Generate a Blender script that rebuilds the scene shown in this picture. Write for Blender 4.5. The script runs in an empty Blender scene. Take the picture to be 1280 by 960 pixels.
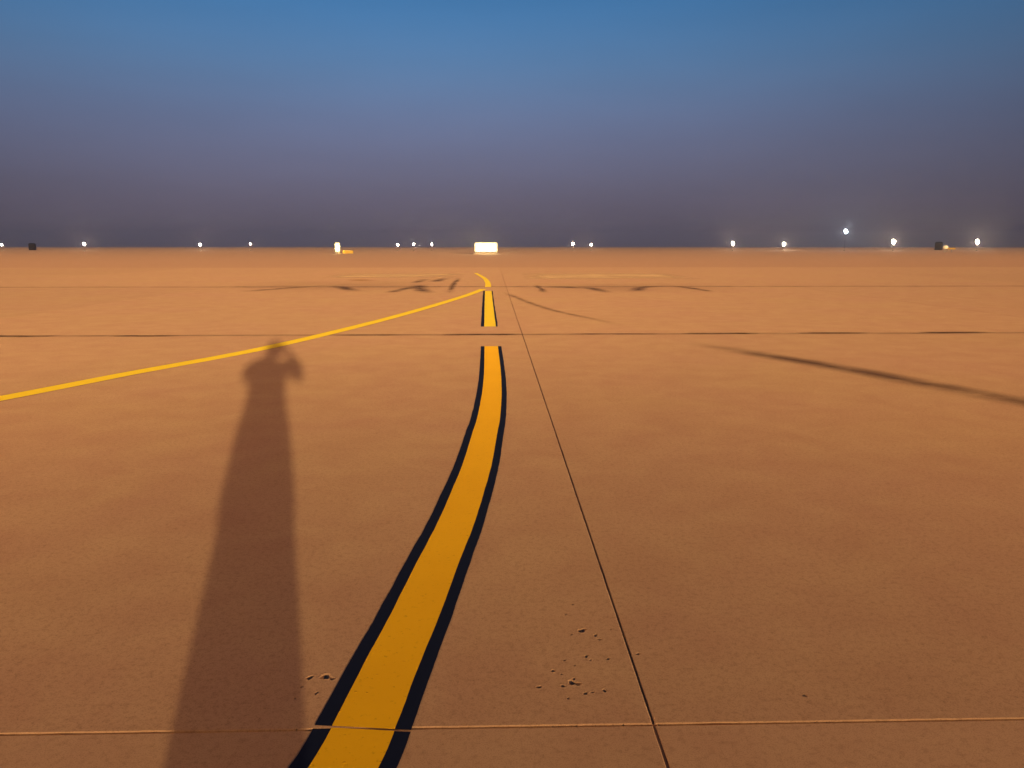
import bpy, bmesh, math, random
import numpy as np
from mathutils import Vector

rnd = random.Random(7)
sc = bpy.context.scene
COL = sc.collection

# ------------------------------------------------------------------ camera
CAM_H = 1.6
cam = bpy.data.cameras.new('camera')
cam.sensor_width = 36.0
cam.lens = 36.0 * 961.0 / 1280.0
cam.clip_end = 20000.0
cam_o = bpy.data.objects.new('camera', cam)
COL.objects.link(cam_o)
cam_o.location = (0, 0, CAM_H)
cam_o.rotation_euler = (math.radians(90 - 10.15), 0, math.radians(-1.42))
sc.camera = cam_o

# ------------------------------------------------------------------ sky, light, exposure
LIGHT_EL = math.radians(7.2)          # low floodlight glow from behind
LIGHT_AZ = math.radians(164.8)        # clockwise from +Y
SKY_EL = math.radians(2.0)            # the dawn itself, lower than the floodlight
world = bpy.data.worlds.new('World')
sc.world = world
world.use_nodes = True
wn, wl = world.node_tree.nodes, world.node_tree.links
bg = wn['Background']
sky = wn.new('ShaderNodeTexSky')
sky.sky_type = 'NISHITA'
sky.sun_disc = False
sky.sun_elevation = SKY_EL
sky.sun_rotation = LIGHT_AZ
sky.air_density = 1.6
sky.dust_density = 2.0
sky.ozone_density = 5.0
EXPOSURE = 0.90
# dust layer: pre-dawn colours by elevation (0 horizon, 1 zenith), seen at the exposure below
wtc = wn.new('ShaderNodeTexCoord')
wsp = wn.new('ShaderNodeSeparateXYZ')
wl.new(wtc.outputs['Generated'], wsp.inputs[0])
wrp = wn.new('ShaderNodeValToRGB')
wrp.color_ramp.interpolation = 'B_SPLINE'
WST = [(0.0, (0.165, 0.118, 0.140)), (0.04, (0.142, 0.118, 0.165)), (0.087, (0.158, 0.150, 0.232)), (0.153, (0.156, 0.198, 0.350)), (0.215, (0.118, 0.242, 0.445)),
       (0.29, (0.056, 0.225, 0.51)), (0.45, (0.030, 0.130, 0.32)), (0.7, (0.018, 0.080, 0.21)), (1.0, (0.016, 0.066, 0.18))]
we = wrp.color_ramp.elements
while len(we) < len(WST):
    we.new(0.5)
for q, (p, c) in zip(we, WST):
    q.position = p
    q.color = c + (1,)
wl.new(wsp.outputs[2], wrp.inputs[0])
# faint uneven streaks in the dust
wno = wn.new('ShaderNodeTexNoise')
wno.inputs['Scale'].default_value = 2.2
wno.inputs['Detail'].default_value = 5
wmp = wn.new('ShaderNodeMapping')
wmp.inputs['Scale'].default_value = (1, 1, 5)
wl.new(wtc.outputs['Generated'], wmp.inputs[0])
wl.new(wmp.outputs[0], wno.inputs['Vector'])
wmr = wn.new('ShaderNodeMapRange')
wmr.inputs[1].default_value = 0.25
wmr.inputs[2].default_value = 0.75
wmr.inputs[3].default_value = 0.93
wmr.inputs[4].default_value = 1.07
wl.new(wno.outputs[0], wmr.inputs[0])
wml = wn.new('ShaderNodeVectorMath')
wml.operation = 'SCALE'
wdt = wn.new('ShaderNodeVectorMath')
wdt.operation = 'DOT_PRODUCT'
GL = math.radians(-6.0)
wdt.inputs[1].default_value = (math.sin(GL), math.cos(GL), 0.0)
wl.new(wtc.outputs['Generated'], wdt.inputs[0])
wgl = wn.new('ShaderNodeMapRange')           # brighter ahead, smoothly dimmer all round
wgl.interpolation_type = 'LINEAR'
wgl.inputs[1].default_value = -1.0
wgl.inputs[2].default_value = 1.0
wgl.inputs[3].default_value = 0.0
wgl.inputs[4].default_value = 1.0
wl.new(wdt.outputs['Value'], wgl.inputs[0])
wpw = wn.new('ShaderNodeMath')
wpw.operation = 'POWER'
wpw.inputs[1].default_value = 8.0
wl.new(wgl.outputs[0], wpw.inputs[0])
wmd = wn.new('ShaderNodeMath')
wmd.operation = 'MULTIPLY_ADD'
wmd.inputs[1].default_value = 0.66
wmd.inputs[2].default_value = 0.37
wl.new(wpw.outputs[0], wmd.inputs[0])
wm2 = wn.new('ShaderNodeMath')
wm2.operation = 'MULTIPLY'
wl.new(wmd.outputs[0], wm2.inputs[0])
wl.new(wmr.outputs[0], wm2.inputs[1])
wl.new(wrp.outputs[0], wml.inputs[0])
wl.new(wm2.outputs[0], wml.inputs[3])
wsc = wn.new('ShaderNodeVectorMath')
wsc.operation = 'SCALE'
wsc.inputs[3].default_value = 1.0 / (2 ** EXPOSURE) / 0.1
wl.new(wml.outputs[0], wsc.inputs[0])
wmx = wn.new('ShaderNodeMix')
wmx.data_type = 'RGBA'
wmx.inputs[0].default_value = 0.92
wl.new(sky.outputs[0], wmx.inputs[6])
wl.new(wsc.outputs[0], wmx.inputs[7])
wl.new(wmx.outputs[2], bg.inputs[0])
bg.inputs[1].default_value = 0.1

sun = bpy.data.lights.new('sun', 'SUN')
sun.energy = 2.0
sun.angle = math.radians(0.8)
sun.color = (1.0, 0.58, 0.28)
sun_o = bpy.data.objects.new('sun', sun)
COL.objects.link(sun_o)
d = Vector((-math.sin(LIGHT_AZ) * math.cos(LIGHT_EL), -math.cos(LIGHT_AZ) * math.cos(LIGHT_EL), -math.sin(LIGHT_EL)))
sun_o.rotation_euler = d.to_track_quat('-Z', 'Y').to_euler()
sun_o.location = (20, -70, 30)

vs = sc.view_settings
vs.view_transform = 'Standard'
vs.look = 'None'
vs.gamma = 1.0
vs.use_curve_mapping = False
vs.exposure = EXPOSURE
sc.cycles.max_bounces = 4
sc.cycles.diffuse_bounces = 2
sc.cycles.volume_bounces = 0


# ------------------------------------------------------------------ helpers
def mesh_obj(name, verts, faces, mat=None, parent=None, uv=None, smooth=False):
    me = bpy.data.meshes.new(name)
    me.from_pydata([tuple(map(float, v)) for v in verts], [], [tuple(f) for f in faces])
    if uv is not None:
        l = me.uv_layers.new(name='uv')
        idx = np.empty(len(me.loops), dtype=np.int32)
        me.loops.foreach_get('vertex_index', idx)
        l.data.foreach_set('uv', np.asarray(uv, dtype=np.float32)[idx].ravel())
    if mat:
        me.materials.append(mat)
    if smooth:
        me.shade_smooth()
    me.update()
    o = bpy.data.objects.new(name, me)
    COL.objects.link(o)
    if parent:
        o.parent = parent
    return o


def bm_obj(name, bm, mat=None, parent=None, smooth=False):
    me = bpy.data.meshes.new(name)
    bm.normal_update()
    bm.to_mesh(me)
    bm.free()
    if mat:
        me.materials.append(mat)
    if smooth:
        me.shade_smooth()
    o = bpy.data.objects.new(name, me)
    COL.objects.link(o)
    if parent:
        o.parent = parent
    return o


def thing(name, label, cat, loc=(0, 0, 0), rz=0.0, group=None):
    o = bpy.data.objects.new(name, None)
    COL.objects.link(o)
    o.location = loc
    o.rotation_euler = (0, 0, rz)
    tag(o, label, cat, group)
    return o


def tag(o, label, cat, group=None):
    o['label'] = label
    o['category'] = cat
    if group:
        o['group'] = group


def copy_tree(o, parent=None):
    c = o.copy()
    COL.objects.link(c)
    c.parent = parent
    for ch in list(o.children):
        copy_tree(ch, c)
    return c


def box(bm, c, s, bevel=0.0):
    r = bmesh.ops.create_cube(bm, size=1.0)
    vv = r['verts']
    for v in vv:
        v.co = Vector((v.co.x * s[0] + c[0], v.co.y * s[1] + c[1], v.co.z * s[2] + c[2]))
    if bevel > 0:
        ee = list({e for v in vv for e in v.link_edges})
        bmesh.ops.bevel(bm, geom=ee, offset=bevel, segments=2, affect='EDGES', profile=0.5)


def tube(bm, pts, radii, n=12, cap=True, flat=1.0):
    """tapered tube along pts; flat squeezes the second axis"""
    pts = [Vector(p) for p in pts]
    rings = []
    ref = None
    for i, p in enumerate(pts):
        t = (pts[min(i + 1, len(pts) - 1)] - pts[max(i - 1, 0)]).normalized()
        if ref is None:
            ref = Vector((1, 0, 0)) if abs(t.x) < 0.8 else Vector((0, 1, 0))
        a = (ref - t * ref.dot(t)).normalized()
        b = t.cross(a)
        ref = a
        r = radii[i]
        rx, ry = r if isinstance(r, (tuple, list)) else (r, r * flat)
        rings.append([bm.verts.new(p + a * (rx * math.cos(k * 2 * math.pi / n)) + b * (ry * math.sin(k * 2 * math.pi / n))) for k in range(n)])
    for i in range(len(rings) - 1):
        for k in range(n):
            bm.faces.new((rings[i][k], rings[i][(k + 1) % n], rings[i + 1][(k + 1) % n], rings[i + 1][k]))
    if cap:
        bm.faces.new(list(reversed(rings[0])))
        bm.faces.new(rings[-1])


def ball(bm, c, s, u=16, v=12):
    r = bmesh.ops.create_uvsphere(bm, u_segments=u, v_segments=v, radius=1.0)
    for q in r['verts']:
        q.co = Vector((q.co.x * s[0] + c[0], q.co.y * s[1] + c[1], q.co.z * s[2] + c[2]))


# ------------------------------------------------------------------ materials
def new_mat(name):
    m = bpy.data.materials.new(name)
    m.use_nodes = True
    n = m.node_tree.nodes
    return m, n, m.node_tree.links, n['Principled BSDF']


def plain(name, col, rough=0.6, metal=0.0, var=0.15, scale=6.0):
    m, n, l, b = new_mat(name)
    tc = n.new('ShaderNodeTexCoord')
    no = n.new('ShaderNodeTexNoise')
    no.inputs['Scale'].default_value = scale
    no.inputs['Detail'].default_value = 5
    l.new(tc.outputs['Object'], no.inputs['Vector'])
    mx = n.new('ShaderNodeMix')
    mx.data_type = 'RGBA'
    mx.inputs[6].default_value = tuple(c * (1 - var) for c in col) + (1,)
    mx.inputs[7].default_value = tuple(min(1, c * (1 + var)) for c in col) + (1,)
    l.new(no.outputs[0], mx.inputs[0])
    l.new(mx.outputs[2], b.inputs['Base Color'])
    b.inputs['Roughness'].default_value = rough
    b.inputs['Metallic'].default_value = metal
    return m


def emit(name, col, strength):
    m, n, l, b = new_mat(name)
    b.inputs['Base Color'].default_value = (0.8, 0.8, 0.8, 1)
    b.inputs['Emission Color'].default_value = col + (1,)
    b.inputs['Emission Strength'].default_value = strength
    return m


def ramp(n, stops):
    r = n.new('ShaderNodeValToRGB')
    e = r.color_ramp.elements
    while len(e) < len(stops):
        e.new(0.5)
    for q, (p, c) in zip(e, stops):
        q.position = p
        q.color = c if len(c) == 4 else c + (1,)
    return r


def noise(n, l, vec, scale, detail=4, rough=0.55, dist=0.0):
    t = n.new('ShaderNodeTexNoise')
    t.inputs['Scale'].default_value = scale
    t.inputs['Detail'].default_value = detail
    t.inputs['Roughness'].default_value = rough
    t.inputs['Distortion'].default_value = dist
    l.new(vec, t.inputs['Vector'])
    return t.outputs[0]


def mixc(n, l, fac, a, b, mode='MIX'):
    m = n.new('ShaderNodeMix')
    m.data_type = 'RGBA'
    m.blend_type = mode
    for sock, v in ((m.inputs[0], fac), (m.inputs[6], a), (m.inputs[7], b)):
        if hasattr(v, 'is_linked') or hasattr(v, 'links'):
            l.new(v, sock)
        elif isinstance(v, (int, float)):
            sock.default_value = v
        else:
            sock.default_value = tuple(v) + (1,)
    return m.outputs[2]


def math_n(n, l, op, a, b=None, c=None, clamp=False):
    m = n.new('ShaderNodeMath')
    m.operation = op
    m.use_clamp = clamp
    for i, v in enumerate((a, b, c)):
        if v is None:
            continue
        if isinstance(v, (int, float)):
            m.inputs[i].default_value = v
        else:
            l.new(v, m.inputs[i])
    return m.outputs[0]


DIFF_ROUGH = 1.0


def concrete(name, base, dark, light, bump=1.0):
    m, n, l, b = new_mat(name)
    tc = n.new('ShaderNodeTexCoord')
    geo = n.new('ShaderNodeNewGeometry')
    pos = geo.outputs['Position']
    big = noise(n, l, pos, 0.35, 3, 0.6, 0.6)
    mid = noise(n, l, pos, 2.1, 3, 0.6, 0.4)
    fine = noise(n, l, pos, 38.0, 2, 0.65)
    grit = noise(n, l, pos, 210.0, 1, 0.6)
    r1 = ramp(n, [(0.30, (0, 0, 0)), (0.72, (1, 1, 1))])
    l.new(big, r1.inputs[0])
    r2 = ramp(n, [(0.32, (0, 0, 0)), (0.70, (1, 1, 1))])
    l.new(mid, r2.inputs[0])
    c = mixc(n, l, r1.outputs[0], dark, light)
    c = mixc(n, l, 0.85, base, c)
    c2 = mixc(n, l, r2.outputs[0], (base[0] * 0.90, base[1] * 0.84, base[2] * 0.86), (base[0] * 1.06, base[1] * 1.10, base[2] * 1.06))
    c = mixc(n, l, 0.55, c, c2)
    oi = n.new('ShaderNodeObjectInfo')
    rv = math_n(n, l, 'MULTIPLY_ADD', oi.outputs['Random'], 0.08, 0.96)
    vm = n.new('ShaderNodeVectorMath')
    vm.operation = 'SCALE'
    l.new(c, vm.inputs[0])
    l.new(rv, vm.inputs[3])
    c = vm.outputs[0]
    r3 = ramp(n, [(0.30, (0.80, 0.79, 0.78)), (0.50, (1, 1, 1)), (0.75, (1.0, 1.0, 1.0))])
    l.new(fine, r3.inputs[0])
    c = mixc(n, l, 0.8, c, r3.outputs[0], 'MULTIPLY')
    r4 = ramp(n, [(0.28, (0.60, 0.57, 0.55)), (0.50, (1, 1, 1)), (0.8, (1.0, 1.0, 1.0))])
    l.new(grit, r4.inputs[0])
    c = mixc(n, l, 0.7, c, r4.outputs[0], 'MULTIPLY')
    l.new(c, b.inputs['Base Color'])
    b.inputs['Roughness'].default_value = 0.85
    b.inputs['Diffuse Roughness'].default_value = DIFF_ROUGH
    b.inputs['Specular IOR Level'].default_value = 0.08
    # sparse pin holes
    vo = n.new('ShaderNodeTexVoronoi')
    vo.inputs['Scale'].default_value = 13.0
    vo.inputs['Randomness'].default_value = 1.0
    l.new(pos, vo.inputs['Vector'])
    pin = ramp(n, [(0.0, (0, 0, 0)), (0.045, (1, 1, 1))])
    l.new(vo.outputs['Distance'], pin.inputs[0])
    h = math_n(n, l, 'MULTIPLY', fine, 0.0016)
    h = math_n(n, l, 'MULTIPLY_ADD', grit, 0.0004, h)
    h = math_n(n, l, 'MULTIPLY_ADD', mid, 0.003, h)
    h = math_n(n, l, 'MULTIPLY_ADD', pin.outputs[0], 0.0014, h)
    bp = n.new('ShaderNodeBump')
    bp.inputs['Strength'].default_value = bump
    bp.inputs['Distance'].default_value = 1.0
    l.new(h, bp.inputs['Height'])
    l.new(bp.outputs[0], b.inputs['Normal'])
    return m


M_CONC = concrete('apron_concrete', (0.44, 0.338, 0.212), (0.43, 0.296, 0.212), (0.45, 0.364, 0.198), 0.35)
M_FIELD = concrete('dusty_ground', (0.395, 0.292, 0.196), (0.38, 0.274, 0.188), (0.405, 0.306, 0.194), 0.2)
M_PATCH = concrete('patch_concrete', (0.46, 0.36, 0.22), (0.44, 0.34, 0.21), (0.48, 0.38, 0.23), 0.2)
M_SEAL = plain('joint_sealant', (0.22, 0.10, 0.042), 0.9, 0, 0.35, 9)


def paint(name, col, dark, rough=0.55, wear=0.5):
    m, n, l, b = new_mat(name)
    geo = n.new('ShaderNodeNewGeometry')
    pos = geo.outputs['Position']
    big = noise(n, l, pos, 1.7, 4, 0.6)
    fine = noise(n, l, pos, 45.0, 5, 0.7)
    grit = noise(n, l, pos, 260.0, 3, 0.6)
    c = mixc(n, l, big, dark, col)
    w = ramp(n, [(0.28, (1, 1, 1)), (0.40, (0, 0, 0))])
    l.new(fine, w.inputs[0])
    wf = math_n(n, l, 'MULTIPLY', w.outputs[0], wear)
    c = mixc(n, l, wf, c, tuple(v * 0.6 for v in dark))
    l.new(c, b.inputs['Base Color'])
    b.inputs['Roughness'].default_value = rough
    b.inputs['Diffuse Roughness'].default_value = DIFF_ROUGH
    b.inputs['Specular IOR Level'].default_value = 0.06
    lump = n.new('ShaderNodeTexVoronoi')
    lump.inputs['Scale'].default_value = 16
    l.new(pos, lump.inputs['Vector'])
    lr = ramp(n, [(0.0, (1, 1, 1)), (0.10, (0, 0, 0))])
    l.new(lump.outputs['Distance'], lr.inputs[0])
    h = math_n(n, l, 'MULTIPLY', fine, 0.0014)
    h = math_n(n, l, 'MULTIPLY_ADD', grit, 0.0003, h)
    h = math_n(n, l, 'MULTIPLY_ADD', lr.outputs[0], 0.0045, h)
    bp = n.new('ShaderNodeBump')
    bp.inputs['Strength'].default_value = 0.55
    bp.inputs['Distance'].default_value = 1.0
    l.new(h, bp.inputs['Height'])
    l.new(bp.outputs[0], b.inputs['Normal'])
    return m


M_YEL = paint('yellow_road_paint', (0.78, 0.545, 0.010), (0.70, 0.46, 0.008), 0.7, 0.75)
M_YEL2 = paint('yellow_road_paint_far_bright', (0.74, 0.68, 0.030), (0.70, 0.62, 0.025), 0.7, 0.2)  # far lines: their brighter look in the light put into a lighter yellow
M_BLK = paint('black_road_paint', (0.008, 0.016, 0.045), (0.006, 0.011, 0.032), 0.8, 0.2)


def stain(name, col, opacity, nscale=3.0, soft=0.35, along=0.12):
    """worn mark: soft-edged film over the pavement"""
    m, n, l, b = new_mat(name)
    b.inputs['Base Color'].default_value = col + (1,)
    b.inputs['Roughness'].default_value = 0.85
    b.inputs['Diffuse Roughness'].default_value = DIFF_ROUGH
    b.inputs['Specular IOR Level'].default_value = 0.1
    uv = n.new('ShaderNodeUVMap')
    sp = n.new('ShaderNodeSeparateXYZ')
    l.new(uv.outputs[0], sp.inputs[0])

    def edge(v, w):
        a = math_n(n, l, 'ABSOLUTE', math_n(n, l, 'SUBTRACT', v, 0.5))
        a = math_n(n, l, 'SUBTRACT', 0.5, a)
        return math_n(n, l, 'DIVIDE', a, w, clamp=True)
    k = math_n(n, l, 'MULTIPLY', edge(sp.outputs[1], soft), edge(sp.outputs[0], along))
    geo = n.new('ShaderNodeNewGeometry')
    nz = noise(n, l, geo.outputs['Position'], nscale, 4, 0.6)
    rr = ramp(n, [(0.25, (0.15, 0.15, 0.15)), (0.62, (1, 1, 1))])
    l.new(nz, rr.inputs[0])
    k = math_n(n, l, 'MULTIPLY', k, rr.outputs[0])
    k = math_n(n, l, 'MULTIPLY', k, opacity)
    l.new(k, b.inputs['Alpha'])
    return m


M_TAR = stain('bitumen_film', (0.06, 0.04, 0.033), 0.75, 2.0, 0.45, 0.2)
M_TARFAINT = stain('bitumen_film_faint', (0.10, 0.06, 0.04), 0.38, 1.2)
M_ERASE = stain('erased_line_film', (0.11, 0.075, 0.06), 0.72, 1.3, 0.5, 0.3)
M_ERASE2 = stain('erased_line_film_faint', (0.14, 0.085, 0.06), 0.45, 1.5, 0.45, 0.2)
M_SMEAR = stain('rubber_film', (0.07, 0.05, 0.055), 0.72, 1.1, 0.5, 0.3)
M_YFILM = stain('yellow_film', (0.52, 0.30, 0.04), 0.5, 1.0, 0.5, 0.4)
M_PALE = stain('pale_film', (0.62, 0.52, 0.30), 0.75, 0.2, 0.25, 0.15)
M_BAND = stain('scuffed_band_film', (0.20, 0.13, 0.09), 0.20, 0.5, 0.5, 0.3)

# ------------------------------------------------------------------ ground
g = mesh_obj('ground', [(-1700, -1200, -0.03), (1700, -1200, -0.03), (1700, 1900, -0.03), (-1700, 1900, -0.03)], [(0, 1, 2, 3)], M_FIELD)
g['kind'] = 'structure'

apron = bpy.data.objects.new('apron', None)
COL.objects.link(apron)
apron['kind'] = 'structure'

XJ0, SLAB = 0.540, 11.6
XJ = [XJ0 + SLAB * k for k in range(-5, 6)]
YJ = [-9.3, 2.355, 14.09, 30.2, 45.0, 60.0]
LIFT = 0.0022
GAPX, GAPY = 0.0036, 0.0022           # half widths of the joints

PITS = [(0.371, 3.008, 0.0159), (0.422, 2.964, 0.0082), (0.435, 2.929, 0.0082), (0.364, 2.8, 0.0083), (0.275, 2.771, 0.0058), (0.311, 2.732, 0.0045),
        (0.224, 2.696, 0.008), (0.254, 2.672, 0.005), (0.287, 2.615, 0.0134), (0.308, 2.607, 0.0115), (0.298, 2.64, 0.0066), (0.253, 2.592, 0.008),
        (0.163, 2.588, 0.0086), (0.33, 2.543, 0.0076), (0.402, 2.558, 0.0076), (0.358, 2.549, 0.0055), (0.264, 2.515, 0.005), (0.447, 2.776, 0.0072),
        (0.492, 3.012, 0.0055), (0.322, 2.973, 0.005), (0.354, 3.251, 0.0068), (0.318, 3.155, 0.006), (0.377, 2.772, 0.005),
        (-0.695, 2.673, 0.0113), (-0.636, 2.678, 0.0175), (-0.647, 2.57, 0.0073), (-0.711, 2.61, 0.006), (-0.717, 2.537, 0.005), (-0.61, 2.664, 0.0094)]


def fine_axis(a, b, bev, spans):
    """coordinates from a to b: bevel ring, coarse steps, fine steps inside spans (lo, hi, step)"""
    s = {round(a, 5), round(a + bev, 5), round(b - bev, 5), round(b, 5)}
    for lo, hi, st in spans:
        lo, hi = max(lo, a + 2 * bev), min(hi, b - 2 * bev)
        k = lo
        while k < hi:
            s.add(round(k, 5))
            k += st
    return np.array(sorted(s))


def slab(xa, xb, ya, yb, xs, ys, pits=(), seed=0):
    rs = np.random.RandomState(seed)
    X, Y = np.meshgrid(xs, ys)
    Z = np.zeros_like(X)
    ny, nx = X.shape
    for (px, py, r) in pits:
        r *= 1.15
        ph = rs.uniform(0, 6.28)
        el = rs.uniform(0.75, 1.3)
        dx, dy = (X - px) / el, (Y - py) * el
        rr = np.hypot(dx, dy)
        th = np.arctan2(dy, dx)
        rad = r * (1 + 0.22 * np.sin(2 * th + ph) + 0.15 * np.sin(3 * th + 2 * ph))
        q = np.clip(rr / rad, 0, 1.5)
        Z -= np.where(q < 1, (1 - q ** 2) * min(0.011, r * 0.85), 0)
        Z += np.where((q >= 1) & (q < 1.35), 0.0005, 0)
    # worn arrises: the outermost ring sinks and wanders
    jx = np.abs(rs.normal(0, 0.0010, X.shape)) + (rs.uniform(0, 1, X.shape) > 0.965) * rs.uniform(0.001, 0.005, X.shape)
    jz = 0.0022 + np.abs(rs.normal(0, 0.0008, X.shape))
    Z[0, :] = -jz[0, :]; Z[-1, :] = -jz[-1, :]; Z[:, 0] = -jz[:, 0]; Z[:, -1] = -jz[:, -1]
    X[1:-1, 0] += jx[1:-1, 0]; X[1:-1, -1] -= jx[1:-1, -1]
    Y[0, 1:-1] += jx[0, 1:-1]; Y[-1, 1:-1] -= jx[-1, 1:-1]
    V = np.stack([X, Y, Z], -1).reshape(-1, 3)
    idx = np.arange(ny * nx).reshape(ny, nx)
    F = np.stack([idx[:-1, :-1], idx[:-1, 1:], idx[1:, 1:], idx[1:, :-1]], -1).reshape(-1, 4).tolist()
    per = list(idx[0, :]) + list(idx[1:, -1]) + list(idx[-1, -2::-1]) + list(idx[-2:0:-1, 0])
    n0 = len(V)
    low = V[per].copy()
    low[:, 2] = -0.06
    V = np.concatenate([V, low])
    k = len(per)
    for i in range(k):
        j = (i + 1) % k
        F.append((per[j], per[i], n0 + i, n0 + j))
    return V, F


shared = {}
for r in range(len(YJ) - 1):
    for c in range(len(XJ) - 1):
        xa, xb = XJ[c] + GAPX, XJ[c + 1] - GAPX
        ya, yb = YJ[r] + GAPY, YJ[r + 1] - GAPY
        near = r <= 1 and c in (4, 5)
        lift = LIFT if r == 1 else 0.0
        midr = r == 2 and c in (4, 5)
        if near:
            xsp = [(-3.2, 4.0, 0.05)]
            ysp = [(1.2, 12.0, 0.08)]
            pits = ()
            if r == 1 and c == 4:
                xsp += [(-0.76, -0.58, 0.0045), (0.14, 0.53, 0.0045)]
                ysp += [(2.38, 3.30, 0.0045)]
                pits = PITS
            if r == 1 and c == 5:
                pits = [(0.572, 2.812, 0.0075), (1.12, 2.51, 0.008)]
                xsp += [(0.555, 0.60, 0.0045), (1.09, 1.15, 0.0045)]
                ysp += [(2.79, 2.84, 0.0045), (2.48, 2.54, 0.0045)]
            V, F = slab(xa, xb, ya, yb, fine_axis(xa, xb, 0.004, xsp), fine_axis(ya, yb, 0.005, ysp), pits, r * 20 + c)
            o = mesh_obj('slab', V, F, M_CONC, apron)
            o.location = (0, 0, lift)
        else:
            key = r
            if key not in shared:
                w, h = xb - xa, yb - ya
                V, F = slab(0, w, 0, h, fine_axis(0, w, 0.004, [(0, w, 0.4)]), fine_axis(0, h, 0.004, [(0, h, 0.4)]), (), 500 + r)
                so = mesh_obj('slab', V, F, M_CONC, apron)
                shared[key] = so
                o = so
            else:
                o = bpy.data.objects.new('slab', shared[key].data)
                COL.objects.link(o)
                o.parent = apron
            o.location = (xa, ya, lift)

for x in XJ[1:-1]:
    bm = bmesh.new()
    box(bm, (x, 25.3, -0.0125), (0.024, 69.0, 0.02))
    bm_obj('joint_sealant', bm, M_SEAL, apron)
for y in YJ[1:-1]:
    bm = bmesh.new()
    box(bm, (XJ0, y, -0.0165), (115.0, 0.012, 0.02))
    bm_obj('joint_sealant', bm, M_SEAL, apron)


# ------------------------------------------------------------------ painted and worn marks
def smooth_path(pts, step):
    """Catmull-Rom through pts, resampled about every step metres"""
    P = [np.array(p, float) for p in pts]
    P = [2 * P[0] - P[1]] + P + [2 * P[-1] - P[-2]]
    out = []
    for i in range(1, len(P) - 2):
        n = max(2, int(np.linalg.norm(P[i + 1] - P[i]) / step))
        for k in range(n):
            t = k / n
            a, b, c, d_ = P[i - 1], P[i], P[i + 1], P[i + 2]
            out.append(0.5 * ((2 * b) + (-a + c) * t + (2 * a - 5 * b + 4 * c - d_) * t * t + (-a + 3 * b - 3 * c + d_) * t ** 3))
    out.append(P[-2])
    return np.array(out)


def strip(name, path, lo, hi, z, mat, parent, jit=0.0015, seed=1, nacross=3):
    """a flat ribbon between the offsets lo and hi (to the right of the path)"""
    rs = np.random.RandomState(seed)
    t = np.gradient(path, axis=0)
    t /= np.linalg.norm(t, axis=1)[:, None]
    nrm = np.stack([t[:, 1], -t[:, 0]], 1)
    V, UV = [], []
    n = len(path)
    lo = np.broadcast_to(np.asarray(lo, float), (n,))
    hi = np.broadcast_to(np.asarray(hi, float), (n,))
    ker = np.ones(5) / 5
    e0 = lo + np.convolve(rs.normal(0, 1, n + 4), ker, 'valid') * jit * 1.6
    e1 = hi + np.convolve(rs.normal(0, 1, n + 4), ker, 'valid') * jit * 1.6
    s = np.concatenate([[0], np.cumsum(np.linalg.norm(np.diff(path, axis=0), axis=1))])
    s /= s[-1]
    for k in range(nacross + 1):
        f = k / nacross
        off = e0 * (1 - f) + e1 * f
        q = path + nrm * off[:, None]
        V += [(a, b, z) for a, b in q]
        UV += [(u, f) for u in s]
    F = []
    for k in range(nacross):
        for i in range(n - 1):
            a = k * n + i
            F.append((a, a + n, a + n + 1, a + 1))
    return mesh_obj(name, V, F, mat, parent, UV)


CL = [(-4.4, -8.0), (-3.05, -5.0), (-1.98, -2.4), (-1.06, 0.0), (-0.78, 0.9), (-0.583, 1.65), (-0.472, 2.16), (-0.438, 2.40), (-0.400, 2.75), (-0.350, 3.15), (-0.283, 3.77), (-0.230, 4.23),
      (-0.178, 4.806), (-0.122, 5.55), (-0.072, 6.56), (-0.0445, 7.13), (-0.0165, 8.34), (-0.010, 9.89), (-0.030, 12.41)]
full = smooth_path(CL, 0.03)
cl = thing('taxi_centreline', 'long curving yellow stripe between two black borders, sweeping past the dark joint', 'marking')
def at_y(p, y):
    return np.array([np.interp(y, p[:, 1], p[:, 0]), y])


for seg, dz in ((np.vstack([full[full[:, 1] < 2.345], at_y(full, 2.3518)]), 0.0), (np.vstack([at_y(full, 2.3582), full[full[:, 1] > 2.366]]), LIFT)):
    strip('yellow_stripe', seg, -0.108, 0.108, 0.0022 + dz, M_YEL, cl, 0.0008, 3)
    strip('black_border', seg, -0.168, -0.106, 0.0012 + dz, M_BLK, cl, 0.0013, 4)
    strip('black_border', seg, 0.106, 0.164, 0.0012 + dz, M_BLK, cl, 0.0013, 5)

c2 = thing('taxi_centreline', 'short straight yellow stripe with thin black borders beyond the gap at the joint', 'marking')
p2 = smooth_path([(-0.06, 15.55), (-0.112, 21.5), (-0.165, 28.2)], 0.15)
strip('yellow_stripe', p2, -0.118, 0.118, 0.0022, M_YEL2, c2, 0.002, 6)
strip('black_border', p2, -0.185, -0.116, 0.0012, M_BLK, c2, 0.003, 7)
strip('black_border', p2, 0.116, 0.158, 0.0012, M_BLK, c2, 0.003, 8)

p3 = smooth_path([(-0.19, 31.0), (-0.24, 35.0), (-0.46, 40.0), (-1.04, 47.2)], 0.2)
w3 = np.linspace(0.125, 0.10, len(p3))
h3 = strip('taxi_line_hook', p3, -w3, w3, 0.0022, M_YEL2, None, 0.004, 9)
tag(h3, 'short yellow painted hook bending away beyond the far joint', 'marking')

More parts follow.
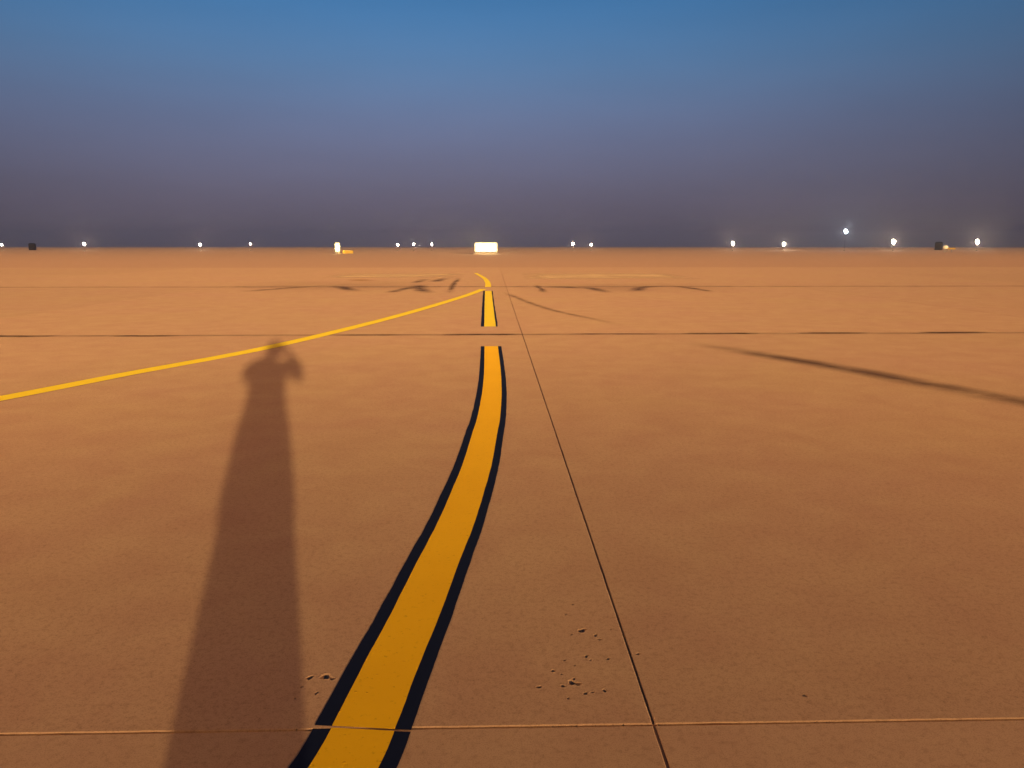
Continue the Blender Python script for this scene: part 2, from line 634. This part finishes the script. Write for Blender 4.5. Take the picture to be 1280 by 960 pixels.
p4 = smooth_path([(-7.3, 3.2), (-6.35, 5.6), (-5.26, 8.17), (-4.665, 9.75), (-3.715, 12.05), (-2.93, 14.9), (-2.005, 19.12), (-0.935, 25.2), (-0.36, 29.4)], 0.12)
w4 = np.full(len(p4), 0.135)
ld = thing('taxi_lead_line', 'plain narrow yellow line without borders crossing over the tip of the shadow', 'marking')
strip('yellow_stripe', p4, -0.135, 0.135, 0.0045, M_YEL2, ld, 0.003, 10)
strip('dark_edge', p4, -0.165, -0.133, 0.0040, M_TARFAINT, ld, 0.003, 11)
strip('dark_edge', p4, 0.133, 0.175, 0.0040, M_TARFAINT, ld, 0.003, 11)

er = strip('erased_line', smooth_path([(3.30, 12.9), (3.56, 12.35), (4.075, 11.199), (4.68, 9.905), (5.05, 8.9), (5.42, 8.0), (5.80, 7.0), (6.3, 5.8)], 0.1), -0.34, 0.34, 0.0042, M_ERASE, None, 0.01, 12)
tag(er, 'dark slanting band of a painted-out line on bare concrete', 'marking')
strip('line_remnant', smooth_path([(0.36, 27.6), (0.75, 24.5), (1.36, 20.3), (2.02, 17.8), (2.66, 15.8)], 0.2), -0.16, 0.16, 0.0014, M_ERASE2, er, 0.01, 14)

for i, (xa, xb, y, w) in enumerate([(-9.9, -7.9, 14.03, 0.15), (-6.9, -5.7, 14.03, 0.12), (-0.95, 0.55, 14.10, 0.14), (-2.9, -1.5, 14.06, 0.09),
                                    (1.4, 3.0, 14.15, 0.10), (3.5, 4.95, 14.16, 0.13), (5.7, 7.1, 14.2, 0.13), (8.0, 9.4, 14.24, 0.13)]):
    strip('bitumen_smear', np.array([(xa + (xb - xa) * k / 20, y) for k in range(21)]), -w * 1.3, w * 1.3, 0.0042, M_TAR if w > 0.11 else M_ERASE, apron, 0.02, 20 + i)
strip('bitumen_smear', np.array([(-30 + 60 * k / 200, 14.09 + 0.006 * (-30 + 60 * k / 200)) for k in range(201)]), -0.16, 0.16, 0.0040, M_TARFAINT, apron, 0.02, 40)
strip('bitumen_smear', np.array([(-40 + 80 * k / 200, 31.2) for k in range(201)]), -0.45, 0.45, 0.0008, M_TARFAINT, apron, 0.05, 41)

for i, (pts, w, m) in enumerate([
        ([(-6.93, 32.2), (-6.13, 31.2), (-4.85, 27.9)], 0.28, M_SMEAR), ([(-3.71, 27.0), (-3.49, 28.5), (-3.19, 31.4)], 0.20, M_SMEAR),
        ([(-3.43, 34.3), (-3.40, 36.5), (-3.30, 38.8)], 0.22, M_SMEAR), ([(-3.19, 33.2), (-2.63, 28.9), (-2.16, 26.8)], 0.27, M_SMEAR),
        ([(-2.70, 35.2), (-2.56, 37.5), (-2.42, 39.9)], 0.26, M_SMEAR), ([(-1.71, 40.4), (-1.70, 34.3), (-1.5, 26.3)], 0.12, M_SMEAR),
        ([(1.80, 32.6), (1.85, 30.0), (1.80, 26.8)], 0.12, M_ERASE), ([(2.65, 30.0), (3.0, 30.6), (3.4, 30.9)], 0.75, M_SMEAR),
        ([(3.1, 30.6), (3.75, 30.3), (4.05, 27.0)], 0.24, M_SMEAR), ([(5.04, 27.4), (5.95, 30.5), (7.2, 31.7)], 0.26, M_SMEAR),
        ([(7.4, 31.8), (7.7, 29.5), (7.85, 27.3)], 0.20, M_ERASE), ([(-7.0, 37.2), (-6.3, 37.4), (-5.7, 37.7)], 1.0, M_YFILM),
        ([(-9.0, 27.9), (-7.6, 31.0), (-6.9, 32.4)], 0.25, M_ERASE2)]):
    strip('rubber_smear', smooth_path(pts, 0.25), -w * 1.45, w * 1.45, 0.0020 + 0.0003 * i, m, apron, 0.03, 60 + i)
strip('scuffed_band', np.array([(-11 + 9.5 * k / 30, 32.0) for k in range(31)]), -5, 5, 0.0016, M_BAND, apron, 0.1, 91)
strip('scuffed_band', np.array([(0.8 + 9 * k / 30, 30.5) for k in range(31)]), -4, 4, 0.0016, M_BAND, apron, 0.1, 92)
strip('pale_patch', np.array([(-9 + 7.5 * k / 30, 43.5) for k in range(31)]), -3.5, 3.5, 0.0016, M_PALE, apron, 0.1, 93)
strip('pale_patch', np.array([(1.6 + 9.0 * k / 30, 42.5) for k in range(31)]), -4.6, 4.6, 0.0016, M_PALE, apron, 0.1, 90)

# ------------------------------------------------------------------ lights and signs along the far side
M_POST = plain('galvanised_steel', (0.20, 0.20, 0.21), 0.5, 0.8)
M_DARK = plain('unlit_dark_paint', (0.006, 0.005, 0.006), 0.9)  # near black: lack of light on the huts put into the colour
M_ROOF = plain('unlit_dark_roofing', (0.008, 0.007, 0.008), 0.9)  # roof, door and vent darkened the same way, as if unlit
M_PLINTH = plain('plinth_concrete', (0.36, 0.32, 0.26), 0.9)
LAMP = emit('lamp_white', (1.0, 0.74, 0.50), 420.0)
LAMPB = emit('lamp_cool', (0.80, 0.90, 1.0), 260.0)
LAMPW = emit('lamp_warm', (1.0, 0.66, 0.38), 150.0)
SIGN = emit('sign_face_lit', (1.0, 0.80, 0.36), 40.0)
RIM = emit('sign_halo_rim', (1.0, 0.88, 0.34), 0.60)  # dimmer yellow edge of the face stands in for the glow halo
SIGN2 = emit('sign_face_lit_dim', (1.0, 0.80, 0.32), 70.0)
AMBER = emit('lamp_amber', (1.0, 0.62, 0.18), 0.35)


def oval(bm, c, rx, rz, depth, n=24, tilt=0.0):
    """domed oval lens facing -Y"""
    rings = []
    for f, dy in ((1.0, 0.0), (0.86, -0.55), (0.5, -0.9), (0.15, -1.0)):
        ring = []
        for k in range(n):
            a = 2 * math.pi * k / n
            x, z = rx * f * math.cos(a), rz * f * math.sin(a)
            ring.append(bm.verts.new((c[0] + x * math.cos(tilt) - z * math.sin(tilt), c[1] + dy * depth, c[2] + x * math.sin(tilt) + z * math.cos(tilt))))
        rings.append(ring)
    for i in range(3):
        for k in range(n):
            bm.faces.new((rings[i][k], rings[i][(k + 1) % n], rings[i + 1][(k + 1) % n], rings[i + 1][k]))
    bm.faces.new(rings[-1])


def floodlight(loc, zc, rx, rz, lamp, label, group=None, tilt=0.15):
    rx, rz = rx * 0.66, rz * 0.70
    aim = math.atan2(loc[0], loc[1])
    t = thing('floodlight', label, 'light', (loc[0], loc[1], -0.03), -aim, group)
    bm = bmesh.new(); box(bm, (0, 0.35, 0.12), (0.7, 0.7, 0.24), 0.02); bm_obj('base', bm, M_PLINTH, t)
    bm = bmesh.new(); tube(bm, [(0, 0.35, 0.2), (0, 0.35, zc)], [0.05, 0.035]); bm_obj('post', bm, M_POST, t)
    bm = bmesh.new(); tube(bm, [(0, 0.35, zc), (0, 0.12, zc)], [0.05, 0.05]); box(bm, (0, 0.36, zc), (0.16, 0.16, 0.3), 0.01); bm_obj('bracket', bm, M_POST, t)
    h = bmesh.new()
    n = 24
    prof = [(1.03, -0.06), (1.06, 0.0), (0.95, 0.12), (0.55, 0.24), (0.1, 0.27)]
    rings = []
    for f, y in prof:
        rings.append([h.verts.new((rx * f * math.cos(2 * math.pi * k / n) * math.cos(tilt) - rz * f * math.sin(2 * math.pi * k / n) * math.sin(tilt), y,
                                   zc + rx * f * math.cos(2 * math.pi * k / n) * math.sin(tilt) + rz * f * math.sin(2 * math.pi * k / n) * math.cos(tilt))) for k in range(n)])
    for i in range(len(rings) - 1):
        for k in range(n):
            h.faces.new((rings[i][k], rings[i + 1][k], rings[i + 1][(k + 1) % n], rings[i][(k + 1) % n]))
    h.faces.new(rings[-1])
    bm_obj('housing', h, M_DARK, t, True)
    bm = bmesh.new(); oval(bm, (0, 0.0, zc), rx, rz, 0.14, 24, tilt); bm_obj('lens', bm, lamp, t, True)
    return t


ROW = 'white floodlights in a row along the far side'
for (x, y, z, rx, rz, lab) in [
        (-188.5, 304.8, 2.2, 0.55, 0.55, 'warm-white floodlight on the horizon beyond the lone dark hut, away from the signs'),
        (-156.8, 304.0, 2.51, 0.52, 0.62, 'warm-white floodlight on the horizon beside the lone dark hut, on its sign side'),
        (-112.3, 302.9, 2.25, 0.50, 0.60, 'floodlight of the spaced pair between hut and edge-on sign, the one nearer the lone hut'), (-92.96, 302.4, 2.5, 0.50, 0.64, 'floodlight of the spaced pair between hut and edge-on sign, the one nearer the edge-on sign'),
        (-36.5, 301.0, 2.2, 0.58, 0.76, 'floodlight of the close pair between the two signs, the one nearer the edge-on sign'), (-30.3, 300.8, 2.45, 0.52, 0.68, 'floodlight of the close pair between the two signs, the one nearer the wide glowing sign'),
        (30.8, 299.3, 2.6, 0.54, 0.80, 'floodlight of the close pair beside the wide sign, the one nearer the wide glowing sign'), (37.8, 299.2, 2.25, 0.56, 0.80, 'floodlight of the close pair beside the wide sign, the one nearer the tall bluish light'),
        (92.2, 297.8, 2.75, 0.54, 0.86, 'floodlight farther from the tall bluish light, of the spaced pair beside it'), (111.8, 297.3, 2.5, 0.64, 0.94, 'floodlight nearer the tall bluish light, of the spaced pair beside it'),
        (153.8, 296.3, 3.35, 0.62, 1.02, 'white floodlight between the tall bluish light and the hut with the amber lamp'),
        (186.0, 295.5, 3.35, 0.62, 1.10, 'white floodlight just past the dark hut with the amber lamp')]:
    q = rnd.uniform(0.72, 1.08)
    floodlight((x, y), z, rx * q, rz * q, LAMPW if q < 0.88 else LAMP, lab, ROW, rnd.uniform(0.05, 0.30))
floodlight((135.1, 296.7), 7.3, 0.62, 0.98, LAMPB, 'bluish-white floodlight on a tall post, clearly higher than every other light')
floodlight((-23.3, 300.7), 2.3, 0.22, 0.62, LAMP, 'faintest thin white floodlight, between a pair of lamps and the glowing sign', None, 0.05)


def lit_sign(loc, rz, w, z0, z1, label, face_mat, rim_mat, depth=0.28):
    t = thing('lit_sign', label, 'sign', (loc[0], loc[1], -0.03), rz)
    zc, h = (z0 + z1) / 2, z1 - z0
    bm = bmesh.new(); box(bm, (0, 0.14, 0.08), (w + 0.5, 0.9, 0.16), 0.02); bm_obj('plinth', bm, M_PLINTH, t)
    bm = bmesh.new(); box(bm, (0, 0.16, zc), (w + 0.06, depth, h + 0.06), 0.10); bm_obj('cabinet', bm, M_DARK, t)
    bm = bmesh.new()
    # rounded face panel standing 2 cm proud
    n, r = 6, 0.28
    vv = []
    for cx, cz, a0 in ((w / 2 - r, zc + h / 2 - r, 0), (-w / 2 + r, zc + h / 2 - r, 90), (-w / 2 + r, zc - h / 2 + r, 180), (w / 2 - r, zc - h / 2 + r, 270)):
        for k in range(n + 1):
            a = math.radians(a0 + 90 * k / n)
            vv.append(bm.verts.new((cx + r * math.cos(a), -0.01, cz + r * math.sin(a))))
    f = bm.faces.new(vv)
    e = bmesh.ops.extrude_face_region(bm, geom=[f])
    for q in e['geom']:
        if isinstance(q, bmesh.types.BMVert):
            q.co.y += 0.05
    ff = bm_obj('lit_face', bm, rim_mat, t)
    bm = bmesh.new(); box(bm, (0, -0.03, zc), (max(0.5, w - 1.0), 0.03, h - 0.85), 0.012); bm_obj('bright_panel', bm, face_mat, ff)
    k = max(2, int(w / 1.3))
    for i in range(k):
        x = -w / 2 + 0.3 + (w - 0.6) * i / max(1, k - 1)
        bm = bmesh.new(); tube(bm, [(x, 0.16, 0.12), (x, 0.16, z0 + 0.05)], [0.05, 0.05]); bm_obj('leg', bm, M_POST, t)
    return t


lit_sign((-1.45, 170.1), math.radians(-1.0), 4.95, 0.42, 2.45, 'wide glowing rectangular sign standing in line with the yellow taxi line', SIGN, RIM)
s2 = lit_sign((-35.75, 180.9), math.radians(60), 1.7, 0.32, 2.50, 'glowing sign turned almost edge-on, with a low block of painted yellow glow beside it', SIGN2, RIM)
M_YGLOW = plain('yellow_glow_paint', (0.62, 0.45, 0.05), 0.6)  # yellow glow beside the lit things put into the paint
bm = bmesh.new(); box(bm, (-33.4, 181.0, 0.32), (2.4, 0.5, 0.70), 0.08)
kb = bm_obj('glow_block', bm, M_YGLOW)
tag(kb, 'low block painted as yellow glow beside the edge-on glowing sign', 'block')


def hut(loc, w, dpt, h, label, name='equipment_hut'):
    t = thing(name, label, 'hut', (loc[0], loc[1], -0.03), -math.atan2(loc[0], loc[1]) * 0.8)
    bm = bmesh.new(); box(bm, (0, 0, h * 0.42), (w, dpt, h * 0.84), 0.03); bm_obj('wall', bm, M_DARK, t)
    bm = bmesh.new()
    vv = [bm.verts.new(p) for p in ((-w / 2 - .2, -dpt / 2 - .2, h * .842), (w / 2 + .2, -dpt / 2 - .2, h * .842), (w / 2 + .2, dpt / 2 + .2, h * .842), (-w / 2 - .2, dpt / 2 + .2, h * .842),
                                    (-w / 2 + .4, -.2, h), (w / 2 - .4, -.2, h), (w / 2 - .4, .2, h), (-w / 2 + .4, .2, h))]
    for f in ((3, 2, 1, 0), (4, 5, 6, 7), (0, 1, 5, 4), (1, 2, 6, 5), (2, 3, 7, 6), (3, 0, 4, 7)):
        bm.faces.new([vv[i] for i in f])
    bm_obj('roof', bm, M_ROOF, t)
    bm = bmesh.new(); box(bm, (-w * .2, -dpt / 2 - .02, h * .33), (0.9, 0.05, h * .62), 0.01); dr = bm_obj('door', bm, M_ROOF, t)
    bm = bmesh.new(); box(bm, (-w * .2 + .35, -dpt / 2 - .07, h * .33), (0.05, 0.06, 0.16), 0.01); bm_obj('handle', bm, M_POST, dr)
    bm = bmesh.new(); box(bm, (w * .25, -dpt / 2 - .015, h * .55), (0.7, 0.03, 0.5), 0.01); bm_obj('vent', bm, M_ROOF, t)
    return t


hut((-200.3, 345.0), 2.6, 2.4, 3.0, 'small dark equipment hut on the horizon standing clear of any sign')
hut((194.5, 336.0), 2.8, 2.4, 3.6, 'small dark equipment hut on the horizon behind a dim amber lamp')
am = thing('amber_lamp', 'dim amber lamp low on the ground in front of a dark hut', 'lamp', (127.6, 216.9, -0.03), -0.53)
bm = bmesh.new(); box(bm, (0, 0, 0.25), (0.9, 0.6, 0.5), 0.05); bm_obj('base', bm, M_PLINTH, am)
bm = bmesh.new(); tube(bm, [(0, 0, 0.45), (0, 0, 1.0)], [0.12, 0.12]); bm_obj('stem', bm, M_POST, am)
bm = bmesh.new(); ball(bm, (0, 0, 1.40), (0.66, 0.5, 0.52)); bm_obj('globe', bm, AMBER, am, True)
bm = bmesh.new(); box(bm, (1.5, 0.1, 1.0), (1.9, 0.3, 0.45), 0.05); bm_obj('panel', bm, M_YGLOW, am)  # low lit streak beside the lamp, built as a yellow panel
bm = bmesh.new(); tube(bm, [(1.5, 0.1, 0.0), (1.5, 0.1, 0.9)], [0.1, 0.1]); bm_obj('panel_post', bm, M_POST, am)

# ------------------------------------------------------------------ unseen masts added beside and behind the viewer, orange fill for the shadow
M_HEAD = emit('mast_fill_lamp', (1.0, 0.45, 0.12), 30.0)
MAST_W, MAST_COL = 330000.0, (1.0, 0.40, 0.10)


def mast(loc, h, label):
    t = thing('fill_light_mast', label, 'mast', (loc[0], loc[1], -0.03), math.atan2(loc[0], -loc[1]), 'orange fill-light masts added out of view')
    bm = bmesh.new(); box(bm, (0, 0, 0.25), (1.8, 1.8, 0.5), 0.04); bm_obj('base', bm, M_PLINTH, t)
    bm = bmesh.new(); tube(bm, [(0, 0, 0.4), (0, 0, h * .5), (0, 0, h)], [0.32, 0.24, 0.15], 12); bm_obj('pole', bm, M_POST, t)
    bm = bmesh.new()
    ring = [(1.5 * math.cos(k * math.pi / 12), 1.5 * math.sin(k * math.pi / 12), h - 0.3) for k in range(25)]
    tube(bm, ring, [0.06] * 25, 8, False)
    for k in range(4):
        a = k * math.pi / 2
        tube(bm, [(0, 0, h - 0.2), (1.5 * math.cos(a), 1.5 * math.sin(a), h - 0.3)], [0.05, 0.05], 8)
    bm_obj('crown_ring', bm, M_POST, t)
    for k in range(8):
        a = k * math.pi / 4 + 0.2
        cx, cy = 1.75 * math.cos(a), 1.75 * math.sin(a)
        bm = bmesh.new(); box(bm, (cx, cy, h - 0.45), (0.5, 0.5, 0.28), 0.05); hd = bm_obj('lamp_head', bm, M_DARK, t)
        bm = bmesh.new(); box(bm, (cx, cy, h - 0.60), (0.4, 0.4, 0.03), 0.008); bm_obj('lens', bm, M_HEAD, hd)
    L = bpy.data.lights.new('mast_fill_light', 'POINT')
    L.energy = MAST_W
    L.color = MAST_COL
    L.shadow_soft_size = 1.6
    lo = bpy.data.objects.new('mast_fill_light', L)
    COL.objects.link(lo)
    lo.parent = t
    lo.location = (0, 0, h - 2.4)


mast((131, -25), 30, 'tall orange fill-light mast added out of view on the erased line side of the apron')
mast((-129, -28), 30, 'tall orange fill-light mast added out of view on the plain yellow line side of the apron')

# ------------------------------------------------------------------ the person taking the picture (behind the lens)
M_SKIN = plain('skin', (0.48, 0.30, 0.21), 0.55, 0, 0.06)
M_COAT = plain('coat_cloth', (0.05, 0.06, 0.10), 0.9)
M_TROU = plain('trouser_cloth', (0.04, 0.04, 0.05), 0.9)
M_HAIR = plain('hair', (0.012, 0.010, 0.009), 0.6)
M_SHOE = plain('shoe_leather', (0.02, 0.018, 0.016), 0.5)
M_EYE = plain('eye', (0.7, 0.68, 0.65), 0.2, 0, 0.02)
M_PHONE = plain('phone_shell', (0.015, 0.016, 0.02), 0.3)
M_GLASS = plain('phone_glass', (0.02, 0.02, 0.025), 0.08)

PX, PY = -0.14, -0.30
per = thing('person', 'person in dark coat and trousers standing with both hands raised, holding a phone', 'person', (0, 0, 0))


def remesh(o, size, smooth=4):
    r = o.modifiers.new('remesh', 'REMESH')
    r.mode = 'VOXEL'
    r.voxel_size = size
    s = o.modifiers.new('smooth', 'SMOOTH')
    s.iterations = smooth
    s.factor = 0.5
    o.data.shade_smooth()
    return o


HX = PX + 0.07
HY = PY + 0.09
b = bmesh.new()
ball(b, (HX, HY, 1.645), (0.076, 0.096, 0.112), 24, 18)                       # skull
tube(b, [(HX, HY + 0.035, 1.62), (HX, HY + 0.05, 1.565), (HX, HY + 0.055, 1.535)], [0.062, 0.052, 0.030], 16)   # jaw
tube(b, [(HX, HY + 0.085, 1.66), (HX, HY + 0.102, 1.635), (HX, HY + 0.112, 1.618)], [0.008, 0.011, 0.013], 10)  # nose
for s in (-1, 1):
    ball(b, (HX + s * 0.078, HY - 0.005, 1.635), (0.010, 0.020, 0.032))        # ears
    ball(b, (HX + s * 0.030, HY + 0.082, 1.672), (0.020, 0.012, 0.007))        # brow
ball(b, (HX, HY + 0.093, 1.583), (0.024, 0.010, 0.006))                        # lips
tube(b, [(PX, PY + 0.01, 1.36), (PX + 0.01, PY + 0.03, 1.50), (HX, HY, 1.60)], [0.085, 0.058, 0.056], 16)
tube(b, [(PX, PY, 0.88), (PX, PY, 1.08), (PX, PY, 1.28), (PX, PY + 0.005, 1.42), (PX, PY + 0.01, 1.46)], [(0.165, 0.11), (0.145, 0.10), (0.165, 0.115), (0.17, 0.09), (0.08, 0.06)], 20)
ARM = {1: [(PX + 0.18, PY, 1.41), (0.195, -0.17, 1.31), (0.115, -0.095, 1.505)], -1: [(PX - 0.18, PY, 1.41), (-0.445, -0.17, 1.290), (-0.115, -0.095, 1.505)]}
for s in (-1, 1):
    a = [Vector(p) for p in ARM[s]]
    tube(b, [a[0], a[0].lerp(a[1], .5), a[1], a[1].lerp(a[2], .35), a[2]], [0.052, 0.048, 0.040, 0.040, 0.026], 14)
    hip = Vector((PX + s * 0.095, PY, 0.90)); knee = Vector((PX + s * 0.125, PY + 0.02, 0.50)); ank = Vector((PX + s * 0.127, PY - 0.015, 0.09))
    tube(b, [hip, hip.lerp(knee, .4), knee, knee.lerp(ank, .35), ank], [0.088, 0.080, 0.055, 0.056, 0.036], 14)
    tube(b, [(ank.x, ank.y - 0.05, 0.035), (ank.x, ank.y + 0.06, 0.045), (ank.x + s * 0.01, ank.y + 0.17, 0.030)], [(0.036, 0.03), (0.042, 0.038), (0.034, 0.02)], 12)
    # palm and fingers closed on the ends of the phone
    w = a[2]
    palm = Vector((s * 0.098, -0.045, 1.575))
    tube(b, [w, (w + palm) / 2, palm, palm + Vector((0, 0.008, 0.022))], [0.024, 0.028, 0.030, 0.022], 12, flat=0.7)
    for k, (z, L) in enumerate(((1.602, 0.034), (1.590, 0.040), (1.577, 0.036), (1.565, 0.028))):
        base = Vector((s * 0.100, -0.030, z))
        tube(b, [base, base + Vector((-s * 0.002, 0.020, 0.003)), base + Vector((-s * 0.010, 0.030, 0.003)), base + Vector((-s * (0.010 + L * 0.7), 0.030, 0.002))], [0.0095, 0.009, 0.0085, 0.007], 10)
    tb = Vector((s * 0.098, -0.055, 1.572))
    tube(b, [tb, tb + Vector((-s * 0.014, 0.010, -0.008)), tb + Vector((-s * 0.030, 0.026, -0.006)), tb + Vector((-s * 0.045, 0.030, 0.004))], [0.013, 0.012, 0.010, 0.008], 10)
remesh(bm_obj('body', b, M_SKIN, per, True), 0.0065, 3)

b = bmesh.new()
tube(b, [(PX, PY, 0.62), (PX, PY, 0.64), (PX, PY, 0.90), (PX, PY, 1.08), (PX, PY, 1.28), (PX, PY + 0.005, 1.41), (PX, PY + 0.01, 1.47), (PX + .005, PY + 0.02, 1.51)],
     [(0.225, 0.155), (0.24, 0.165), (0.235, 0.165), (0.205, 0.15), (0.215, 0.155), (0.205, 0.125), (0.11, 0.09), (0.075, 0.075)], 28)
for s in (-1, 1):
    a = [Vector(p) for p in ARM[s]]
    tube(b, [a[0] + Vector((-s * 0.03, 0, 0.0)), a[0].lerp(a[1], .5), a[1], a[1].lerp(a[2], .4), a[1].lerp(a[2], .93)], [0.090, 0.094, 0.098, 0.106, 0.064], 16)
remesh(bm_obj('coat', b, M_COAT, per, True), 0.012, 5)
b = bmesh.new()
for s in (-1, 1):
    hip = Vector((PX + s * 0.095, PY, 0.92)); knee = Vector((PX + s * 0.110, PY + 0.02, 0.50)); ank = Vector((PX + s * 0.124, PY - 0.012, 0.07))
    tube(b, [hip, hip.lerp(knee, .4), knee, knee.lerp(ank, .5), ank], [0.116, 0.114, 0.110, 0.106, 0.102], 18)
tube(b, [(PX, PY, 0.84), (PX, PY, 1.02)], [(0.185, 0.13), (0.17, 0.12)], 20)
remesh(bm_obj('trousers', b, M_TROU, per, True), 0.012, 4)
b = bmesh.new()
ball(b, (HX, HY - 0.012, 1.672), (0.086, 0.100, 0.095), 24, 16)
for v in list(b.verts):
    if v.co.y > HY + 0.045 and v.co.z < 1.705:
        v.co.y = HY + 0.045
    if v.co.z < 1.60:
        v.co.z = 1.60
bm_obj('hair', b, M_HAIR, per, True)
b = bmesh.new()
ball(b, (HX, HY - 0.025, 1.640), (0.150, 0.128, 0.130), 24, 18)
bmesh.ops.delete(b, geom=[v for v in b.verts if v.co.y > HY + 0.045], context='VERTS')
for e_ in list(b.verts):
    if e_.co.z < 1.53:
        e_.co.z = 1.50 + (e_.co.z - 1.50) * 0.6
hd_ = bm_obj('hood', b, M_COAT, per, True)
sm_ = hd_.modifiers.new('thickness', 'SOLIDIFY')
sm_.thickness = 0.008
for s in (-1, 1):
    b = bmesh.new(); ball(b, (HX + s * 0.030, HY + 0.083, 1.655), (0.013, 0.010, 0.008)); bm_obj('eye', b, M_EYE, per, True)
    b = bmesh.new()
    x = PX + s * 0.127
    tube(b, [(x, PY - 0.095, 0.045), (x, PY - 0.02, 0.050), (x + s * 0.006, PY + 0.10, 0.042), (x + s * 0.012, PY + 0.185, 0.032)], [(0.036, 0.042), (0.044, 0.047), (0.050, 0.040), (0.034, 0.028)], 16)
    for v in b.verts:
        v.co.z = max(v.co.z, 0.0)
    bm_obj('shoe', b, M_SHOE, per, True)

ph = thing('phone', 'black smartphone held sideways in both raised hands', 'phone', (0, -0.012, 1.585))
b = bmesh.new(); box(b, (0, -0.004, 0), (0.162, 0.008, 0.075), 0.0035); bm_obj('shell', b, M_PHONE, ph)
b = bmesh.new(); box(b, (0, -0.0090, 0), (0.154, 0.0015, 0.069), 0.0005); bm_obj('screen', b, M_GLASS, ph)
b = bmesh.new(); tube(b, [(0, 0.0, 0.015), (0, 0.003, 0.015)], [0.007, 0.0065], 20); bm_obj('lens_ring', b, M_GLASS, ph)

# ------------------------------------------------------------------ dusty air
HAZE = 0.0005
hm = bpy.data.materials.new('dusty_air')
hm.use_nodes = True
hn, hl = hm.node_tree.nodes, hm.node_tree.links
hn.remove(hn['Principled BSDF'])
pv = hn.new('ShaderNodeVolumePrincipled')
pv.inputs['Color'].default_value = (0.86, 0.84, 0.82, 1)
pv.inputs['Density'].default_value = HAZE
pv.inputs['Anisotropy'].default_value = 0.85
hl.new(pv.outputs[0], hn['Material Output'].inputs['Volume'])
bm = bmesh.new()
box(bm, (0, 350, 16.0), (3410, 3110, 34.5))
hz = bm_obj('haze', bm, hm)
hz['kind'] = 'stuff'
